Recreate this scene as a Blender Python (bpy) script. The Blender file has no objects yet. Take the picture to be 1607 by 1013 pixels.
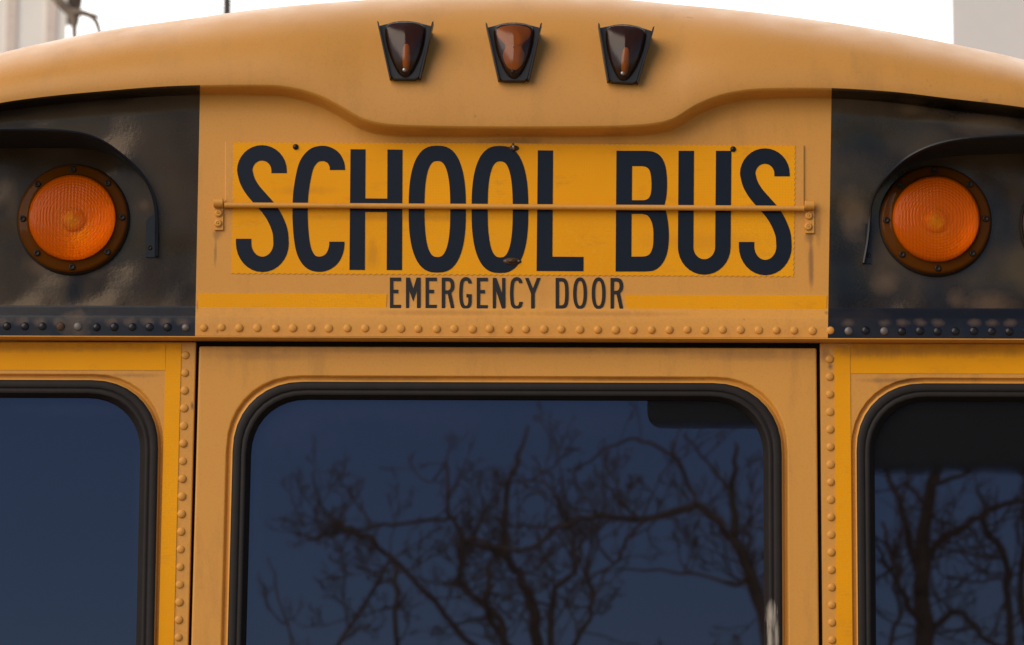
import bpy, math, random
from mathutils import Vector, Matrix
from mathutils.geometry import tessellate_polygon
R = math.radians
SC = bpy.context.scene
COL = SC.collection

# ------------------------------------------------------------------ camera
PITCH, ROLL = R(10.0), 0.0031
CAM = Vector((0.0, -6.0, 1.40))
FOC = 126.4
FPX = FOC / 36.0 * 1607.0
cd = bpy.data.cameras.new('camera'); cam = bpy.data.objects.new('camera', cd); COL.objects.link(cam)
fwd = Vector((0, math.cos(PITCH), math.sin(PITCH)))
rt0 = Vector((1, 0, 0)); up0 = Vector((0, -math.sin(PITCH), math.cos(PITCH)))
rt = rt0 * math.cos(ROLL) + up0 * math.sin(ROLL)
up = -rt0 * math.sin(ROLL) + up0 * math.cos(ROLL)
mw = Matrix((rt, up, -fwd)).transposed().to_4x4(); mw.translation = CAM
cam.matrix_world = mw
cd.lens = FOC; cd.sensor_width = 36.0; cd.sensor_fit = 'HORIZONTAL'
cd.clip_start = 0.1; cd.clip_end = 2000
cd.dof.use_dof = True; cd.dof.focus_distance = 6.08; cd.dof.aperture_fstop = 9.5
SC.camera = cam

# ------------------------------------------------------------------ light
SUN_EL, SUN_AZ = R(32), R(-136)     # azimuth clockwise from +Y (away from the camera): wide soft sun set behind the camera's left shoulder to stand in for broad skylight
world = bpy.data.worlds.new('World'); SC.world = world; world.use_nodes = True
wn = world.node_tree; wn.nodes.clear()
sky = wn.nodes.new('ShaderNodeTexSky'); sky.sky_type = 'NISHITA'; sky.sun_disc = False
sky.sun_elevation = SUN_EL; sky.sun_rotation = SUN_AZ; sky.air_density = 1.0; sky.dust_density = 0.0; sky.ozone_density = 4.0; sky.altitude = 1500
bg = wn.nodes.new('ShaderNodeBackground'); bg.inputs['Strength'].default_value = 0.05
wo = wn.nodes.new('ShaderNodeOutputWorld')
# a bright white cloud deck fills the half of the sky beyond the bus; overhead and behind the camera it is clear
wt = wn.nodes.new('ShaderNodeTexCoord'); ws = wn.nodes.new('ShaderNodeSeparateXYZ'); wn.links.new(wt.outputs['Generated'], ws.inputs[0])
wz = wn.nodes.new('ShaderNodeTexNoise'); wz.inputs['Scale'].default_value = 2.2; wz.inputs['Detail'].default_value = 5; wn.links.new(wt.outputs['Generated'], wz.inputs['Vector'])
wa = wn.nodes.new('ShaderNodeMath'); wa.operation = 'MULTIPLY_ADD'; wn.links.new(wz.outputs['Fac'], wa.inputs[0]); wa.inputs[1].default_value = 0.7; wn.links.new(ws.outputs['Y'], wa.inputs[2])
wr_ = wn.nodes.new('ShaderNodeMapRange'); wn.links.new(wa.outputs[0], wr_.inputs[0]); wr_.inputs[1].default_value = 0.42; wr_.inputs[2].default_value = 0.85
wm = wn.nodes.new('ShaderNodeMix'); wm.data_type = 'RGBA'; wn.links.new(wr_.outputs[0], wm.inputs[0]); wn.links.new(sky.outputs[0], wm.inputs[6]); wm.inputs[7].default_value = (20.0, 19.6, 19.0, 1)
wn.links.new(wm.outputs[2], bg.inputs[0]); wn.links.new(bg.outputs[0], wo.inputs[0])
sl = bpy.data.lights.new('skylight_standin_sun', 'SUN'); sl.energy = 1.5; sl.angle = R(60); sl.color = (1.0, 0.86, 0.68)
skylight_standin_sun = bpy.data.objects.new('skylight_standin_sun', sl); COL.objects.link(skylight_standin_sun)
sdir = Vector((math.sin(SUN_AZ) * math.cos(SUN_EL), math.cos(SUN_AZ) * math.cos(SUN_EL), math.sin(SUN_EL)))
skylight_standin_sun.rotation_euler = sdir.to_track_quat('Z', 'Y').to_euler()
skylight_standin_sun.location = (-8, 5, 12)
SC.view_settings.view_transform = 'Standard'; SC.view_settings.look = 'None'
SC.view_settings.exposure = 1.15; SC.view_settings.gamma = 1.0

# ------------------------------------------------------------------ helpers
def U(px, py, Y=0.0):
    """the point of the plane y = Y seen at photograph pixel (px, py)"""
    d = fwd + rt * ((px - 803.5) / FPX) + up * ((506.5 - py) / FPX)
    return CAM + d * ((Y - CAM.y) / d.y)
PXM = 6.09 / FPX                    # metres per photograph pixel on the rear wall

def link(name, me, mat=None, parent=None, **kw):
    o = bpy.data.objects.new(name, me); COL.objects.link(o)
    if mat is not None and not me.materials:
        for m in (mat if isinstance(mat, (list, tuple)) else [mat]): me.materials.append(m)
    if parent is not None:
        o.parent = parent
        p = parent
        off = Vector((0, 0, 0))
        while p is not None: off += p.location; p = p.parent
        o.location = -off
    for k, v in kw.items(): o[k] = v
    return o
def mesh(verts, faces, smooth=False, mi=None):
    me = bpy.data.meshes.new('m'); me.from_pydata([tuple(v) for v in verts], [], faces)
    me.polygons.foreach_set('use_smooth', [smooth] * len(me.polygons))
    if mi: me.polygons.foreach_set('material_index', mi)
    me.update(); return me
def smooth_angle(o, ang=35):
    o.data.polygons.foreach_set('use_smooth', [True] * len(o.data.polygons))
    o.data.set_sharp_from_angle(angle=R(ang))
def fix(me, flip=False):
    import bmesh
    bm = bmesh.new(); bm.from_mesh(me); bmesh.ops.remove_doubles(bm, verts=bm.verts, dist=1e-6)
    bmesh.ops.recalc_face_normals(bm, faces=bm.faces); bm.to_mesh(me); bm.free(); return me
def empty(name, loc=(0, 0, 0), **kw):
    o = bpy.data.objects.new(name, None); COL.objects.link(o); o.location = loc
    o.empty_display_size = 0.2
    for k, v in kw.items(): o[k] = v
    return o

def slab(loops, yf, yb, yfn=None):
    """flat piece cut to pixel outlines (first the outer loop, then holes): front at y=yf, back at y=yb"""
    front = [[(yfn(p) if yfn else U(p[0], p[1], yf)) for p in lp] for lp in loops]
    flat = [[Vector((v.x, v.z, 0)) for v in lp] for lp in front]
    tris = tessellate_polygon(flat)
    V = [v for lp in front for v in lp]; n = len(V)
    B = [Vector((v.x, v.y + (yb - yf), v.z)) for v in V]
    F = []
    for t in tris:
        a, b, c = (V[i] for i in t)
        if (b - a).cross(c - a).y > 0: t = (t[0], t[2], t[1])
        F.append(tuple(t)); F.append((t[0] + n, t[2] + n, t[1] + n))
    s = 0
    for lp in front:
        m = len(lp)
        for i in range(m): j = (i + 1) % m; F.append((s + i, s + j, s + j + n, s + i + n))
        s += m
    return fix(mesh(V + B, F))
def bevel(o, w=0.001, seg=2):
    md = o.modifiers.new('bevel', 'BEVEL'); md.width = w; md.segments = seg; md.limit_method = 'ANGLE'; md.angle_limit = R(40)
    return o

def cat(pts, n=6, closed=False):
    out = []; m = len(pts)
    rng = range(m) if closed else range(m - 1)
    for i in rng:
        if closed: p0, p1, p2, p3 = pts[i - 1], pts[i], pts[(i + 1) % m], pts[(i + 2) % m]
        else: p0, p1, p2, p3 = pts[max(i - 1, 0)], pts[i], pts[i + 1], pts[min(i + 2, m - 1)]
        for k in range(n):
            t = k / n
            out.append(tuple(0.5 * ((2 * b) + (-a + c) * t + (2 * a - 5 * b + 4 * c - d) * t * t + (-a + 3 * b - 3 * c + d) * t ** 3)
                             for a, b, c, d in zip(p0, p1, p2, p3)))
    if not closed: out.append(tuple(pts[-1]))
    return out
def arc(cx, cy, rx, ry, a0, a1, n=14):
    return [(cx + rx * math.cos(R(a0 + (a1 - a0) * i / n)), cy + ry * math.sin(R(a0 + (a1 - a0) * i / n))) for i in range(n + 1)]
def sup(cx, cy, rx, ry, e=2.6, n=56):
    out = []
    for i in range(n):
        a = 2 * math.pi * i / n; c, s = math.cos(a), math.sin(a)
        out.append((cx + rx * math.copysign(abs(c) ** (2 / e), c), cy + ry * math.copysign(abs(s) ** (2 / e), s)))
    return out
def ribbon(path, w):
    L, Rr = [], []
    q = [path[0]]
    for p in path[1:]:
        if abs(p[0] - q[-1][0]) + abs(p[1] - q[-1][1]) > 0.05: q.append(p)
    for i, p in enumerate(q):
        a = q[max(i - 1, 0)]; b = q[min(i + 1, len(q) - 1)]
        dx, dy = b[0] - a[0], b[1] - a[1]; l = math.hypot(dx, dy)
        if i in (0, len(q) - 1): dx, dy = 0.0, math.copysign(1, dy); l = 1    # terminals are cut level
        nx, ny = -dy / l * w / 2, dx / l * w / 2
        L.append((p[0] + nx, p[1] + ny)); Rr.append((p[0] - nx, p[1] - ny))
    return L + Rr[::-1]
def interp(tab, x):
    """smooth monotone-ish interpolation through (x, y) pairs"""
    n = len(tab)
    if x <= tab[0][0]: return tab[0][1]
    if x >= tab[-1][0]: return tab[-1][1]
    for i in range(n - 1):
        if tab[i][0] <= x <= tab[i + 1][0]: break
    x1, y1 = tab[i]; x2, y2 = tab[i + 1]
    def slope(j):
        if j <= 0 or j >= n - 1:
            j0, j1 = (0, 1) if j <= 0 else (n - 2, n - 1)
            return (tab[j1][1] - tab[j0][1]) / (tab[j1][0] - tab[j0][0])
        return (tab[j + 1][1] - tab[j - 1][1]) / (tab[j + 1][0] - tab[j - 1][0])
    h = x2 - x1; t = (x - x1) / h
    return (y1 * (1 + 2 * t) * (1 - t) ** 2 + slope(i) * h * t * (1 - t) ** 2 + y2 * t * t * (3 - 2 * t) + slope(i + 1) * h * t * t * (t - 1))
def frange(a, b, step):
    n = max(1, int(round((b - a) / step))); return [a + (b - a) * i / n for i in range(n + 1)]
def grid(rows, closed_u=False):
    nr, nc = len(rows), len(rows[0]); V = [v for r in rows for v in r]; F = []
    for i in range(nr - 1):
        for j in range(nc if closed_u else nc - 1):
            k = (j + 1) % nc
            F.append((i * nc + j, i * nc + k, (i + 1) * nc + k, (i + 1) * nc + j))
    return V, F
def lathe(profile, n=40):
    """profile of (radius, height toward -Y); axis through origin along -Y"""
    rows = [[Vector((r * math.cos(2 * math.pi * j / n), -h, r * math.sin(2 * math.pi * j / n))) for j in range(n)] for r, h in profile]
    V, F = grid(rows, True)
    if profile[-1][0] < 1e-3: pass
    return fix(mesh(V, F, True))
def tube(path, rad, seg=8, cap=True):
    V, F = [], []
    n = len(path); rr = rad if isinstance(rad, (list, tuple)) else [rad] * n
    t0 = (path[1] - path[0]).normalized(); u = t0.orthogonal().normalized()
    for i, p in enumerate(path):
        t = (path[min(i + 1, n - 1)] - path[max(i - 1, 0)]).normalized()
        u = (u - t * u.dot(t)).normalized(); w = t.cross(u)
        for k in range(seg):
            a = 2 * math.pi * k / seg; V.append(p + (u * math.cos(a) + w * math.sin(a)) * rr[i])
    for i in range(n - 1):
        for k in range(seg):
            l = (k + 1) % seg
            F.append((i * seg + k, i * seg + l, (i + 1) * seg + l, (i + 1) * seg + k))
    if cap: F.append(tuple(range(seg))[::-1]); F.append(tuple((n - 1) * seg + k for k in range(seg)))
    return V, F
def box_vf(x0, x1, y0, y1, z0, z1):
    V = [Vector((x, y, z)) for x in (x0, x1) for y in (y0, y1) for z in (z0, z1)]
    F = [(0, 1, 3, 2), (4, 6, 7, 5), (0, 4, 5, 1), (2, 3, 7, 6), (0, 2, 6, 4), (1, 5, 7, 3)]
    return V, F
def turn(vf, px, py, deg):
    c, q = math.cos(R(deg)), math.sin(R(deg)); V, F = vf
    return [Vector((px + (v.x - px) * c - (v.y - py) * q, py + (v.x - px) * q + (v.y - py) * c, v.z)) for v in V], F
def join(parts):
    V, F = [], []
    for v, f in parts:
        s = len(V); V += list(v); F += [tuple(i + s for i in q) for q in f]
    return V, F

# ------------------------------------------------------------------ materials
def newmat(name):
    m = bpy.data.materials.new(name); m.use_nodes = True; t = m.node_tree
    b = t.nodes['Principled BSDF']; return m, t, b
def N(t, kind, **kw):
    n = t.nodes.new(kind)
    for k, v in kw.items():
        if k in n.inputs: n.inputs[k].default_value = v
        else: setattr(n, k, v)
    return n
def noise(t, scale, detail=4, rough=0.55, vec=None, stretch=None):
    tc = t.nodes.get('tc') or N(t, 'ShaderNodeTexCoord', name='tc')
    src = tc.outputs['Object']
    if stretch:
        mp = N(t, 'ShaderNodeMapping'); mp.inputs['Scale'].default_value = stretch; t.links.new(src, mp.inputs[0]); src = mp.outputs[0]
    n = N(t, 'ShaderNodeTexNoise', Scale=scale, Detail=detail, Roughness=rough); t.links.new(src, n.inputs['Vector']); return n.outputs['Fac']
def ramp(t, fac, lo, hi, c0=(0, 0, 0, 1), c1=(1, 1, 1, 1)):
    r = N(t, 'ShaderNodeValToRGB'); e = r.color_ramp.elements
    e[0].position = lo; e[0].color = c0; e[1].position = hi; e[1].color = c1
    t.links.new(fac, r.inputs[0]); return r.outputs['Color']
def mixc(t, fac, a, b):
    m = N(t, 'ShaderNodeMix', data_type='RGBA')
    for s, v in ((0, fac), (6, a), (7, b)):
        if hasattr(v, 'links'): t.links.new(v, m.inputs[s])
        elif s == 0: m.inputs[0].default_value = v
        else: m.inputs[s].default_value = (*v, 1)
    return m.outputs[2]
def bump(t, b, h, strength, dist=0.001):
    n = N(t, 'ShaderNodeBump', Strength=strength, Distance=dist); t.links.new(h, n.inputs['Height'])
    prev = b.inputs['Normal'].links
    if prev: t.links.new(prev[0].from_socket, n.inputs['Normal'])
    t.links.new(n.outputs[0], b.inputs['Normal'])

def stains_or_sheen(t, c, spots, col, nscale=60, stretch=(1, 1, 0.35)):
    """dirt, or sheen painted into the colour, with a place and shape of its own: spots of (pixel x, pixel y, half width, half height, strength)"""
    tc = t.nodes.get('tc') or N(t, 'ShaderNodeTexCoord', name='tc')
    nz = noise(t, nscale, 5, 0.7, stretch=stretch)
    for px, py, rx, rz, st in spots:
        p = U(px, py, 0.0)
        mp = N(t, 'ShaderNodeMapping', vector_type='POINT'); mp.inputs['Location'].default_value = (-p.x / (rx * PXM), 0, -p.z / (rz * PXM)); mp.inputs['Scale'].default_value = (1 / (rx * PXM), 0.0, 1 / (rz * PXM))
        t.links.new(tc.outputs['Object'], mp.inputs[0])
        ln = N(t, 'ShaderNodeVectorMath', operation='LENGTH'); t.links.new(mp.outputs[0], ln.inputs[0])
        ad = N(t, 'ShaderNodeMath', operation='MULTIPLY_ADD'); t.links.new(nz, ad.inputs[0]); ad.inputs[1].default_value = 1.5; t.links.new(ln.outputs['Value'], ad.inputs[2])
        f = ramp(t, ad.outputs[0], 0.0, 1.0, (st, st, st, 1), (0, 0, 0, 1))
        r = f.node.color_ramp; r.elements[0].position = 0.55; r.elements[1].position = 1.0
        mr = N(t, 'ShaderNodeMath', operation='MULTIPLY'); t.links.new(ad.outputs[0], mr.inputs[0]); mr.inputs[1].default_value = 0.55; t.links.new(mr.outputs[0], f.node.inputs[0])
        c = mixc(t, f, c, col)
    return c
def paint(name, col, dark, rough=0.42, wave=0.0, grime=0.35, spots=()):
    m, t, b = newmat(name)
    c = mixc(t, ramp(t, noise(t, 1.9, 5, 0.6), 0.35, 0.7), col, tuple(x * 0.93 for x in col))
    c = mixc(t, ramp(t, noise(t, 240, 2, 0.8), 0.50, 0.74, (0, 0, 0, 1), (0.55,) * 3 + (1,)), c, tuple(x * 0.78 for x in col))
    c = mixc(t, ramp(t, noise(t, 9, 8, 0.75, stretch=(1.6, 1, 0.35)), 0.52, 0.80, (0, 0, 0, 1), (grime,) * 3 + (1,)), c, dark)
    c = mixc(t, ramp(t, noise(t, 34, 3, 0.5), 0.735, 0.775, (0, 0, 0, 1), (0.55,) * 3 + (1,)), c, dark)
    if spots: c = stains_or_sheen(t, c, spots, dark)
    b.inputs['Specular IOR Level'].default_value = 0.3
    t.links.new(c, b.inputs['Base Color'])
    t.links.new(ramp(t, noise(t, 14, 4), 0.3, 0.8, (rough - .06,) * 3 + (1,), (rough + .12,) * 3 + (1,)), b.inputs['Roughness'])
    bump(t, b, noise(t, 420, 2, 0.5), 0.10, 0.0004)
    if wave: bump(t, b, noise(t, 5, 2, 0.5), wave, 0.004)
    return m
YEL = (0.585, 0.262, 0.043)
M = {}
M['yellow'] = paint('school_bus_yellow_paint', YEL, (0.20, 0.10, 0.035))
M['yellow_head'] = paint('school_bus_yellow_paint_with_streaks', YEL, (0.20, 0.09, 0.03), spots=[(1273, 412, 5, 50, .8), (1284, 350, 6, 40, .45), (338, 398, 3, 26, .6), (340, 368, 8, 10, .6), (1270, 372, 8, 12, .7),
    (805, 222, 60, 6, .5), (342, 522, 3, 5, .8), (1310, 340, 4, 5, .5), (310, 480, 3, 12, .6), (1297, 492, 4, 5, .7), (700, 492, 140, 6, .35), (950, 494, 160, 6, .35), (806, 140, 24, 18, .25)])
M['yellow_low'] = paint('dusty_yellow_paint', YEL, (0.16, 0.075, 0.03), grime=0.5, spots=[(1304, 574, 5, 7, .95), (1295, 556, 12, 14, .5), (301, 636, 3, 8, .9), (254, 545, 8, 8, .7), (1400, 596, 60, 5, .5), (200, 588, 60, 4, .4)])
M['yellow_door'] = paint('dusty_door_paint', YEL, (0.16, 0.075, 0.03), grime=0.4, spots=[(800, 549, 520, 7, .4), (420, 558, 110, 8, .25), (1180, 558, 120, 9, .3), (600, 594, 140, 5, .4), (1000, 594, 140, 5, .4)])

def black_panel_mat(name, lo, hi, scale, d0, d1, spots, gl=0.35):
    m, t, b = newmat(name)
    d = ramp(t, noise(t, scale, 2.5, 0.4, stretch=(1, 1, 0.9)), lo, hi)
    c = mixc(t, d, d0, d1)  # brown of the dust film, also standing in for brownish reflections
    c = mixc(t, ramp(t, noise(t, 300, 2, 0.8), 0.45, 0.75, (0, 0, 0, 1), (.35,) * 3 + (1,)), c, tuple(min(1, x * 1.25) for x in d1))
    c = stains_or_sheen(t, c, spots[0], (0.004, 0.004, 0.005), 14)
    c = stains_or_sheen(t, c, spots[1], (0.092, 0.055, 0.028), 16, (1, 1, 1))
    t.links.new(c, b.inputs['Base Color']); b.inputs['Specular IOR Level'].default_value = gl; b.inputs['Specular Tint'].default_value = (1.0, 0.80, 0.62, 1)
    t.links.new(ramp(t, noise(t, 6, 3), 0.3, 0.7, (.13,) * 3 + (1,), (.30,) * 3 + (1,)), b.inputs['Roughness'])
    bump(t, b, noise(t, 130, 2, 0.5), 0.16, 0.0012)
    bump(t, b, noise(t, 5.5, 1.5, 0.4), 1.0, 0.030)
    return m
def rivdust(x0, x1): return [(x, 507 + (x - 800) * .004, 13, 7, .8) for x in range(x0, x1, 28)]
M['black_l'] = black_panel_mat('dusty_sheen_black_paint', 0.30, 0.66, 5.0, (0.015, 0.010, 0.006), (0.050, 0.031, 0.016),
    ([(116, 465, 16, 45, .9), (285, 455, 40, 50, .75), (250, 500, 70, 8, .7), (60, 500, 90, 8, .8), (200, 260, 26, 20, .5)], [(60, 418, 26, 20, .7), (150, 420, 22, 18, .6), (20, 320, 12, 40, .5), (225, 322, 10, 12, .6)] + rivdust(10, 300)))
M['black_r'] = black_panel_mat('blotchy_sheen_black_paint', 0.40, 0.66, 7.5, (0.003, 0.003, 0.003), (0.050, 0.030, 0.013),  # base-colour blotches and dark patches stand in for wavy reflections, over some dust
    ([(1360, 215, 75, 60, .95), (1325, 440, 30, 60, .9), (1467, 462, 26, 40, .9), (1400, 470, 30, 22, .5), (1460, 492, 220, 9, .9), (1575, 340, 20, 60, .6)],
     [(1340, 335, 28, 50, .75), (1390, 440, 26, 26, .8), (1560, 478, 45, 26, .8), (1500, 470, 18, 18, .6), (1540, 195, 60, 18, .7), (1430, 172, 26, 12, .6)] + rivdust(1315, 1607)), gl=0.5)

def gloss_mat():
    m, t, b = newmat('glossy_black_paint')
    c = mixc(t, ramp(t, noise(t, 18, 4), 0.45, 0.75), (0.006, 0.0065, 0.010), (0.018, 0.014, 0.012))
    c = stains_or_sheen(t, c, [(119, 512, 26, 30, .9)] + [(int(7.5 + 28.1 * i) , 507.5, 12, 8, .9) for i in (0, 1, 2, 3, 6, 7, 8, 9, 10)] + [(1331 + 28.1 * i, 508.5, 12, 7, .9) for i in range(10) if i not in (1, 6)], (0.070, 0.045, 0.028), 70, (1, 1, 1))
    t.links.new(c, b.inputs['Base Color']); b.inputs['Roughness'].default_value = 0.28; b.inputs['Specular IOR Level'].default_value = 0.28
    bump(t, b, noise(t, 60, 3), 0.12, 0.001); return m
def retro_mat():
    m, t, b = newmat('yellow_retroreflective_sheeting')
    tc = N(t, 'ShaderNodeTexCoord', name='tc')
    v = N(t, 'ShaderNodeTexVoronoi', Scale=210.0, feature='DISTANCE_TO_EDGE'); v.inputs['Randomness'].default_value = 0.35
    t.links.new(tc.outputs['Object'], v.inputs['Vector'])
    cell = ramp(t, v.outputs['Distance'], 0.02, 0.12)
    c = mixc(t, ramp(t, noise(t, 3.5, 4, 0.6), 0.35, 0.68), (0.76, 0.305, 0.001), (0.68, 0.255, 0.001))
    c = mixc(t, cell, (0.68, 0.29, 0.010), c)
    c = mixc(t, ramp(t, noise(t, 11, 6, 0.75, stretch=(1, 1, 2.2)), 0.56, 0.74, (0, 0, 0, 1), (0.5,) * 3 + (1,)), c, (0.42, 0.17, 0.02))
    c = stains_or_sheen(t, c, [(100, 545, 260, 8, .5), (1480, 549, 260, 12, .6), (1380, 552, 80, 14, .5), (585, 400, 14, 28, .35), (480, 300, 60, 9, .25), (640, 342, 180, 7, .3), (1100, 380, 120, 20, .2)], (0.30, 0.12, 0.02))
    t.links.new(c, b.inputs['Base Color']); b.inputs['Roughness'].default_value = 0.5; b.inputs['Specular IOR Level'].default_value = 0.1
    bump(t, b, noise(t, 30, 3), 0.12, 0.001)
    return m
M['gloss'] = gloss_mat()
M['retro'] = retro_mat()
def simple(name, col, rough=0.5, metal=0.0, ior=1.5, bmp=0.0, bs=80, var=0.25, spec=0.25):
    m, t, b = newmat(name)
    c = mixc(t, ramp(t, noise(t, bs * 0.4, 4, 0.65), 0.3, 0.72), col, tuple(x * (1 - var) for x in col))
    t.links.new(c, b.inputs['Base Color'])
    b.inputs['Roughness'].default_value = rough; b.inputs['Metallic'].default_value = metal; b.inputs['IOR'].default_value = ior; b.inputs['Specular IOR Level'].default_value = spec
    if bmp: bump(t, b, noise(t, bs, 4), bmp, 0.001)
    return m
M['ink'] = simple('black_sign_ink', (0.0045, 0.0055, 0.010), 0.30, bmp=0.5, bs=9, spec=.26)
M['ink2'] = simple('black_vinyl_letter', (0.016, 0.013, 0.012), 0.45, bmp=0.1)
M['rubber'] = simple('weathered_black_rubber', (0.018, 0.014, 0.012), 0.6, bmp=0.4, bs=60, spec=.18)
M['rubber_scuff'] = M['rubber'].copy(); M['rubber_scuff'].name = 'scuffed_black_rubber'
_t = M['rubber_scuff'].node_tree; _b = _t.nodes['Principled BSDF']
_c = stains_or_sheen(_t, _b.inputs['Base Color'].links[0].from_socket, [(1211, 966, 9, 24, 1.0), (1209, 1005, 6, 40, .8), (1219, 1000, 4, 36, .7)], (0.34, 0.29, 0.24), 190, (1.6, 1, 0.16)); _t.links.new(_c, _b.inputs['Base Color'])
M['seal'] = simple('dark_gap_seal', (0.008, 0.006, 0.005), 0.8)
M['visor'] = simple('black_sheet_metal', (0.010, 0.010, 0.012), 0.32, bmp=0.2, bs=60)
M['housing'] = simple('dark_grey_plastic', (0.022, 0.020, 0.020), 0.38, bmp=0.2, bs=90)
M['steel'] = simple('worn_steel', (0.34, 0.32, 0.30), 0.35, 0.9, bmp=0.3)
M['bark_far'] = None
M['dullsteel'] = simple('dull_bare_steel', (0.16, 0.14, 0.125), 0.5, 0.5, bmp=0.4)
M['rust'] = simple('rusty_steel', (0.10, 0.055, 0.03), 0.55, 0.5, bmp=0.6, bs=300, var=0.6)
M['screw'] = simple('dark_screw', (0.020, 0.012, 0.008), 0.45, 0.4)
M['interior'] = simple('dark_bus_interior', (0.02, 0.02, 0.02), 0.9)
def film_mat(name, z0, z1, amax):
    m, t, b = newmat(name); b.inputs['Base Color'].default_value = (0.0040, 0.0036, 0.0042, 1); b.inputs['Roughness'].default_value = 0.5; b.inputs['Specular IOR Level'].default_value = 0.12
    tc = N(t, 'ShaderNodeTexCoord', name='tc'); sp = N(t, 'ShaderNodeSeparateXYZ'); t.links.new(tc.outputs['Object'], sp.inputs[0])
    ad = N(t, 'ShaderNodeMath', operation='MULTIPLY_ADD'); t.links.new(noise(t, 16, 5, .6), ad.inputs[0]); ad.inputs[1].default_value = -0.025; t.links.new(sp.outputs['Z'], ad.inputs[2])
    mr = N(t, 'ShaderNodeMapRange'); t.links.new(ad.outputs[0], mr.inputs[0]); mr.inputs[1].default_value = z0; mr.inputs[2].default_value = z1; mr.inputs[4].default_value = amax
    t.links.new(mr.outputs[0], b.inputs['Alpha']); return m
M['film'] = film_mat('dark_tint_film', U(1100, 672, 0).z - .018, U(1100, 652, 0).z - .012, 0.78)
M['film_r'] = film_mat('dark_tint_band', U(1500, 744, 0).z - .0125, U(1500, 716, 0).z - .0125, 0.84)

def glass_mat():
    m, t, b = newmat('tinted_window_glass')
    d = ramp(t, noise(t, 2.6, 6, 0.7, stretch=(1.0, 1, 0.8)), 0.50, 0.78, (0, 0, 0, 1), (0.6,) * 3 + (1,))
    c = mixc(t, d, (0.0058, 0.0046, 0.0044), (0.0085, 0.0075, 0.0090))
    c = stains_or_sheen(t, c, [(440, 660, 110, 60, .8), (560, 640, 160, 22, .7), (700, 650, 110, 40, .5), (900, 655, 120, 34, .4), (400, 800, 14, 140, .5), (1190, 800, 10, 120, .4), (120, 640, 120, 14, .5), (214, 800, 8, 180, .4)], (0.0120, 0.0105, 0.0135), 55, (1.0, 1, 0.5))
    t.links.new(c, b.inputs['Base Color'])
    b.inputs['Roughness'].default_value = 0.012; b.inputs['IOR'].default_value = 1.68
    b.inputs['Specular Tint'].default_value = (0.70, 0.72, 1.0, 1)
    bump(t, b, noise(t, 2.5, 1), 0.05, 0.002)
    return m
M['glass'] = glass_mat()

def amber(name, tint, body, share, rough=0.12, ringbump=0.0, fs=0, IORV=1.25):
    """coloured see-through plastic: tinted transparency, some scattering in the plastic, and a clear gloss"""
    m, t, b = newmat(name)
    t.nodes.remove(b); out = t.nodes['Material Output']
    tr = N(t, 'ShaderNodeBsdfTransparent'); tr.inputs[0].default_value = (*tint, 1)
    df = N(t, 'ShaderNodeBsdfPrincipled'); df.inputs['Base Color'].default_value = (*body, 1); df.inputs['Roughness'].default_value = rough + .1; df.inputs['Specular IOR Level'].default_value = 0
    gl = N(t, 'ShaderNodeBsdfGlossy', Roughness=rough)
    fr = N(t, 'ShaderNodeFresnel', IOR=IORV)
    m1 = N(t, 'ShaderNodeMixShader'); m1.inputs[0].default_value = share
    if fs and tint[1] > 0.1:      # glowing hot spot painted in: yellower, clearer tint towards the middle
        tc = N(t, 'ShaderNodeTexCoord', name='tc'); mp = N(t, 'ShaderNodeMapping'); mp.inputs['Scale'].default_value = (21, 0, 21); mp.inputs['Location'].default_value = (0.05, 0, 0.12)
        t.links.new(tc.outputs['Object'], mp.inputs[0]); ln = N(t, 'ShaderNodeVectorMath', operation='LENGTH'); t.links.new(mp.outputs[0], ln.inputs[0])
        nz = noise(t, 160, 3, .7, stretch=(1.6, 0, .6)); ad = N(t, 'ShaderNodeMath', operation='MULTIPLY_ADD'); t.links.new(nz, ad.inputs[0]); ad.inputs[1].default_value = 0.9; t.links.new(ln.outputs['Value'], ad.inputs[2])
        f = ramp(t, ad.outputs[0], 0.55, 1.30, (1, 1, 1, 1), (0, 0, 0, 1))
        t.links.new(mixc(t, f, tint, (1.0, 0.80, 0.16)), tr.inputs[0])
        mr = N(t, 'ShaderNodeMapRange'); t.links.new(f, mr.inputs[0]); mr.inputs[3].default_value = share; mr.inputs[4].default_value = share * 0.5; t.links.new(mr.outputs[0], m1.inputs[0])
    t.links.new(tr.outputs[0], m1.inputs[1]); t.links.new(df.outputs[0], m1.inputs[2])
    m2 = N(t, 'ShaderNodeMixShader'); t.links.new(fr.outputs[0], m2.inputs[0]); t.links.new(m1.outputs[0], m2.inputs[1]); t.links.new(gl.outputs[0], m2.inputs[2])
    t.links.new(m2.outputs[0], out.inputs[0])
    if fs:
        tc = N(t, 'ShaderNodeTexCoord', name='tc'); w = N(t, 'ShaderNodeTexWave', Scale=fs, Distortion=0.3); w.bands_direction = 'X'
        t.links.new(tc.outputs['Object'], w.inputs['Vector'])
        bn = N(t, 'ShaderNodeBump', Strength=0.35, Distance=0.001); t.links.new(w.outputs['Fac'], bn.inputs['Height'])
        for s in (df, gl, fr): t.links.new(bn.outputs[0], s.inputs['Normal'])
    return m
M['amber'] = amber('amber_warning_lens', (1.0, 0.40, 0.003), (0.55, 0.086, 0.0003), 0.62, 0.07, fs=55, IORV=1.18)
M['amber_rim'] = amber('amber_lens_flange', (0.5, 0.14, 0.01), (0.090, 0.026, 0.002), 0.8, 0.07, IORV=1.15)
M['red'] = amber('red_warning_lens', (0.7, 0.02, 0.005), (0.35, 0.008, 0.003), 0.6, 0.16, fs=22)
M['red_rim'] = amber('red_lens_flange', (0.15, 0.02, 0.01), (0.016, 0.005, 0.004), 0.9, 0.25)
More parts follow.
